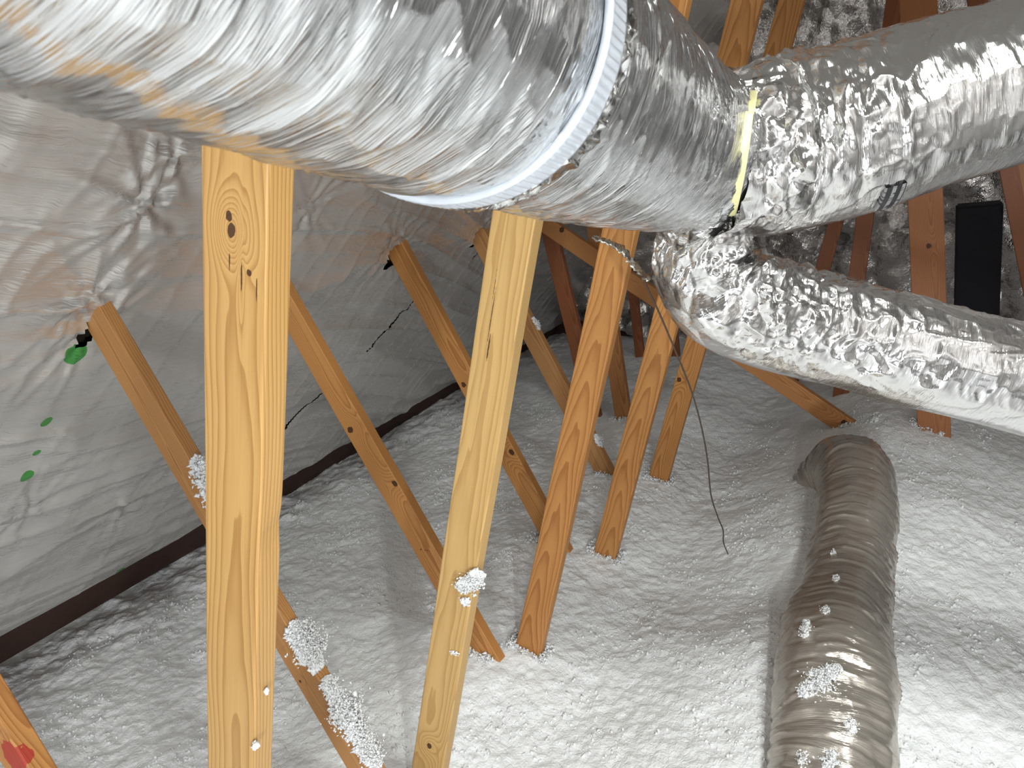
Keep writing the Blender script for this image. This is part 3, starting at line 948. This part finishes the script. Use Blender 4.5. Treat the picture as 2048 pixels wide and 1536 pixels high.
def patch(name, F, corner_px, t, mat, parent, lift=0.004):
    """small patch stuck on the duct between angular and length limits given by two spots"""
    (ua, va), (ub, vb) = [duct_frame_at(F, px(x, y, t)) for x, y in corner_px]
    return ua, va, ub, vb


ua, va, ub, vb = patch('label', FB, [(1822, 366), (1765, 405)], 1.19, None, None)
if vb - va > math.pi: vb -= 2 * math.pi
if va - vb > math.pi: va -= 2 * math.pi
v0_, v1_ = min(va, vb) - 0.05, max(va, vb) + 0.30
ring_band('printed_label', FB, (ua + ub) / 2, 0.0, 0.0, 0.030, 0.006, n_.m, brB, v0=v0_, v1=v1_, nv=60, nw=9,
          bumps=lambda U, V, Wd: 0.001 * np.sin(U * 90))

# torn silver flap and dark gap under the main duct
M_flap = foil_material('torn_foil', rough=0.2, tint=(0.75, 0.74, 0.66), across=80, along=60, streak=0.8, fine=0.5, facet=1.0, facet_scale=110)
fl_ = ribbon('torn_foil_flap', [px(1184, 474, 1.42), px(1215, 484, 1.42), px(1245, 500, 1.42), px(1262, 522, 1.42), px(1282, 545, 1.41), px(1300, 560, 1.40)], 0.016, 0.003, (0.3, 1, 0.2), M_flap, None, jag=1.3, seed=3)
tag(fl_, 'thin curled strip of torn shiny foil across the top of cathedral grain post', 'foil scrap')

# loose wire
M_wire = plain('dark_wire', (0.10, 0.075, 0.06), 0.4, 0.6)


def wire(pts, r, name, label):
    Q, u = smooth_path([(*p, r) for p in pts], 0.008)
    T, N, Bn = frames(Q[:, :3])
    v = np.linspace(0, 2 * math.pi, 8, endpoint=False)
    P = Q[:, None, :3] + N[:, None] * (np.cos(v)[None, :, None] * r) + Bn[:, None] * (np.sin(v)[None, :, None] * r)
    o = grid_mesh(name, P, M_wire, wrap=True)
    return tag(o, label, 'wire')


gz = lambda x, y: float(ground(np.array(x), np.array(y)))
wire([px(1275, 520, 1.44), px(1292, 570, 1.47), px(1318, 625, 1.52), px(1350, 700, 1.6), px(1382, 780, 1.72), px(1402, 850, 1.84), px(1415, 920, 1.97), px(1422, 990, 2.10),
      px(1436, 1035, 2.22), px(1446, 1060, 2.27), px(1447, 1085, 2.33), px(1456, 1108, 2.42)], 0.0020, 'loose_wire', 'thin dark loose wire hanging from the duct joint down to the insulation')

# ------------------------------------------------------------------ fluff clumps
def clump(cx_, L, W_, H_, n, seed, label, loc, ax, group=None, size=0.006):
    """ragged heap; ax = direction of its long side; loc = base centre"""
    r = np.random.default_rng(seed)
    n = int(n * 3.2)
    size = size * 0.55
    ax = np.array(ax, float); ax /= np.linalg.norm(ax)
    upv = np.array(cx_, float); upv -= ax * upv.dot(ax); upv /= np.linalg.norm(upv)
    sd = np.cross(ax, upv)
    t = r.uniform(-1, 1, n); s = r.normal(0, 0.45, n); hh = np.abs(r.normal(0, 0.45, n))
    env = np.sqrt(np.clip(1 - t * t, 0, 1)) * (0.55 + 0.6 * vnoise(t * 3 + seed, t * 0, None, seed)) + 0.12
    P = ax * (t * L / 2)[:, None] + sd * (s * W_ / 2 * env)[:, None] + upv * (hh * H_ * env)[:, None]
    nc = max(4, n // 9)
    tc = r.uniform(-0.9, 0.9, nc)
    ec = np.sqrt(np.clip(1 - tc * tc, 0, 1)) * (0.55 + 0.6 * vnoise(tc * 3 + seed, tc * 0, None, seed)) + 0.1
    sc_ = r.uniform(-1, 1, nc)
    Pc = ax * (tc * L / 2)[:, None] + sd * (sc_ * W_ / 2 * 0.75 * ec)[:, None] + upv * (H_ * 0.30 * ec * (1 - sc_ ** 2))[:, None]
    P = np.concatenate([P, Pc])
    szs = np.concatenate([r.uniform(0.45, 1.25, n) * size, r.uniform(1.6, 2.8, nc) * size])
    o = flake_cloud('insulation_clump', P, szs, M_tuft, seed, None, stretch=1.35)
    o.location = loc
    return tag(o, label, 'insulation clump', group)


def on_line(Y, seg, s, off=0.0, side=1, yo=0.0):
    """point on a diagonal web: s metres from its lower end; off = metres to the upper side edge"""
    a = np.array(seg[0]); b = np.array(seg[1]); d = (b - a) / np.linalg.norm(b - a)
    nrm = np.array([-d[1], d[0]]) * -1
    if nrm[1] < 0: nrm = -nrm
    p = a + d * s + nrm * off
    return (float(p[0]), Y + yo, float(p[1])), (float(d[0]), 0, float(d[1])), (float(nrm[0]), 0, float(nrm[1]))


def place_on_web(Y, seg, X, L, W_, H_, n, seed, label):
    # heap lying on the upper edge of a slanting web
    a = np.array(seg[0]); b = np.array(seg[1]); d = (b - a) / np.linalg.norm(b - a)
    s = (X - a[0]) / d[0]
    p, dr, nr = on_line(Y, seg, s, 0.043)
    return clump(nr, L, W_, H_, n, seed, label, (p[0], p[1] - 0.006, p[2]), dr)


place_on_web(YT[2], D1, -1.235, 0.17, 0.070, 0.026, 620, 301, 'white fluff clump on brown slanting web, just left of the nearest post')
place_on_web(YT[2], D1, -0.935, 0.13, 0.075, 0.030, 700, 302, 'white fluff clump on brown slanting web, just right of the nearest post')
place_on_web(YT[2], D1, -0.785, 0.25, 0.085, 0.030, 1500, 303, 'long white fluff heap at bottom edge, lowest on the brown slanting web')
clump((0.6, -0.8, 0.2), 0.085, 0.05, 0.014, 260, 304, 'bright fluff clump clinging to the tan post low on its right edge', (-0.553, YP[2] - 0.020, 0.60), (0.5, 0, 0.8), size=0.0045)
clump((0.3, -0.9, 0.1), 0.022, 0.024, 0.010, 40, 305, 'small fluff dab on the tan post directly under the bigger clump', (-0.556, YP[2] - 0.020, 0.545), (0.5, 0, 0.8), size=0.0045)
clump((0.3, -0.9, 0.1), 0.026, 0.012, 0.006, 20, 306, 'tiny fluff speck on the tan post, lowest of three', (-0.562, YP[2] - 0.020, 0.394), (0.7, 0, 0.3), size=0.003)
place_on_web(YT[5], D4, -1.295, 0.06, 0.03, 0.015, 60, 307, 'small fluff bit on the fourth slanting web beside the tan post')
place_on_web(YT[5], D4, -0.905, 0.06, 0.05, 0.022, 110, 308, 'small fluff bit on the fourth slanting web, right of the cathedral grain post')


def at_y(x, y, Y):
    v = Vector(px(x, y, 1.0)) - Vector((0, 0, CAM_H))
    return tuple(Vector((0, 0, CAM_H)) + v * (Y / v.y))


clump((0.3, -0.9, 0.1), 0.014, 0.010, 0.005, 10, 320, 'tiny fluff speck near the bottom of the nearest post', at_y(511, 1490, YP[1] - 0.018), (0.2, 0, 0.9), size=0.0035)
clump((1, 0, 0), 0.008, 0.006, 0.003, 5, 321, 'tiny fluff speck on side face of the nearest post', at_y(532, 1382, YP[1] - 0.002), (0, 0, 1), size=0.003)


def on_duct(F, s, ang, lift=0.0):
    Q, u, T, N, Bn = F
    i = min(len(u) - 1, max(0, int(s / (u[1] - u[0]))))
    # angle measured from the top of the duct, towards +x
    upv = np.array((0, 0, 1.0)); upv -= T[i] * upv.dot(T[i]); upv /= np.linalg.norm(upv)
    sd = np.cross(T[i], upv)
    if sd[0] < 0: sd = -sd
    nrm = upv * math.cos(ang) + sd * math.sin(ang)
    p = Q[i, :3] + nrm * (Q[i, 3] + lift)
    return tuple(p), tuple(T[i]), tuple(nrm), tuple(sd)


def clump_at_px(F, x, y, L, W_, H_, n, seed, label, size=0.005, diag_=0.0):
    """drop a clump on a duct where its top surface is seen"""
    o = np.array((0, 0, CAM_H)); dv = np.array(px(x, y, 1.0)) - o
    Q = F[0]
    best = None
    for t in np.arange(0.8, 3.4, 0.01):
        p = o + dv * t
        dd = np.linalg.norm(Q[:, :3] - p, axis=1)
        i = int(np.argmin(dd))
        if dd[i] < Q[i, 3] + 0.007:
            best = (p, i); break
    if best is None: return
    p, i = best
    nrm = p - Q[i, :3]; nrm /= np.linalg.norm(nrm)
    ax = F[2][i] * math.cos(diag_) + np.cross(nrm, F[2][i]) * math.sin(diag_)
    clump(nrm, L, W_, H_, n, seed, label, tuple(p), tuple(ax), size=size)


clump_at_px(FD, 1640, 1362, 0.13, 0.075, 0.022, 320, 311, 'largest fluff clump on the buried duct', diag_=2.3)
clump_at_px(FD, 1612, 1258, 0.06, 0.035, 0.012, 70, 312, 'loose fluff crumbs on left shoulder of buried duct, above the largest clump')
clump_at_px(FD, 1652, 1222, 0.035, 0.03, 0.014, 36, 313, 'small fluff tuft on the crown of buried duct, uppermost bright tuft')
clump_at_px(FD, 1702, 1456, 0.040, 0.03, 0.016, 60, 314, 'small fluff tuft on right side of buried duct below the largest clump')
clump_at_px(FD, 1608, 1522, 0.05, 0.035, 0.018, 90, 315, 'left of two fluff tufts on buried duct at bottom edge')
clump_at_px(FD, 1660, 1524, 0.055, 0.04, 0.018, 110, 316, 'right of two fluff tufts on buried duct at bottom edge')
clump_at_px(FD, 1672, 1158, 0.03, 0.02, 0.008, 24, 317, 'tiny fluff speck near the middle of buried duct')
clump_at_px(FD, 1668, 1105, 0.03, 0.02, 0.008, 24, 318, 'tiny fluff speck highest up on the buried duct')

# ------------------------------------------------------------------ far details
bx = bpy.data.meshes.new('upright_box')  # plain bevelled upright box, purpose unknown
bm = bmesh.new()
bmesh.ops.create_cube(bm, size=1.0)
bmesh.ops.scale(bm, vec=(0.20, 0.18, 0.56), verts=bm.verts)
bmesh.ops.bevel(bm, geom=bm.edges[:], offset=0.008, segments=2, affect='EDGES')
bm.to_mesh(bx); bm.free()
vb_ = link_mesh('black_box', bx, M_black, smooth=False)
vb_.location = (0.37, 4.55, 0.98)
vb_.rotation_euler = (0, -0.33, 0)
tag(vb_, 'black upright box in the dark background right of the wide brown post', 'box')

for (x0, x1, t, y0, y1, mm, lab) in [
    (1944, 1962, 4.2, -60, 35, mat_Mr, 'dark red board end above the right duct, beside a paler board'),
    (1803, 1778, 4.0, -80, 100, mat_Mr, 'narrow dark red board left of wide brown post at top edge'),
    (2003, 2015, 4.2, -60, 60, mat_Mi, 'pale brown board at the top edge near the right corner'),
    (1283, 1264, 4.75, 730, 560, mat_Mr, 'thin dark far stud right of the steep brown web'),
    (1353, 1343, 4.75, 735, 620, mat_Mr, 'shortest dark far stud between the two farthest posts'),
    (1640, 1690, 4.5, 560, 380, mat_Mr, 'dark red stud seen between the two right ducts')]:
    p0, p1 = Vector(at_y(x0, y0, t)), Vector(at_y(x1, y1, t))     # t is the truss plane the stud stands in
    lo, hi = (p0, p1) if p0.z < p1.z else (p1, p0)
    dv = (hi - lo).normalized()
    # run on to the floor below and the roof above
    lo2 = lo - dv * ((lo.z + 0.3) / max(0.3, dv.z))
    hi2 = hi + dv * 0.9
    board('far_stud', lo2, hi2, mm, lab, 'stud', seed=int(x0), wx=0.075 if x0 > 1500 else 0.06)

# parts that look different from the rest of their thing
for nm, lb in (('strap', 'white ribbed strap'), ('foil_tape', 'crinkled bright foil tape'), ('printed_label', 'black printed label with pale lines'),
               ('sealant_strip', 'cream yellow strip, long lower piece'), ('sealant_strip.001', 'short cream strip at the top')):
    if nm in bpy.data.objects: bpy.data.objects[nm]['label'] = lb
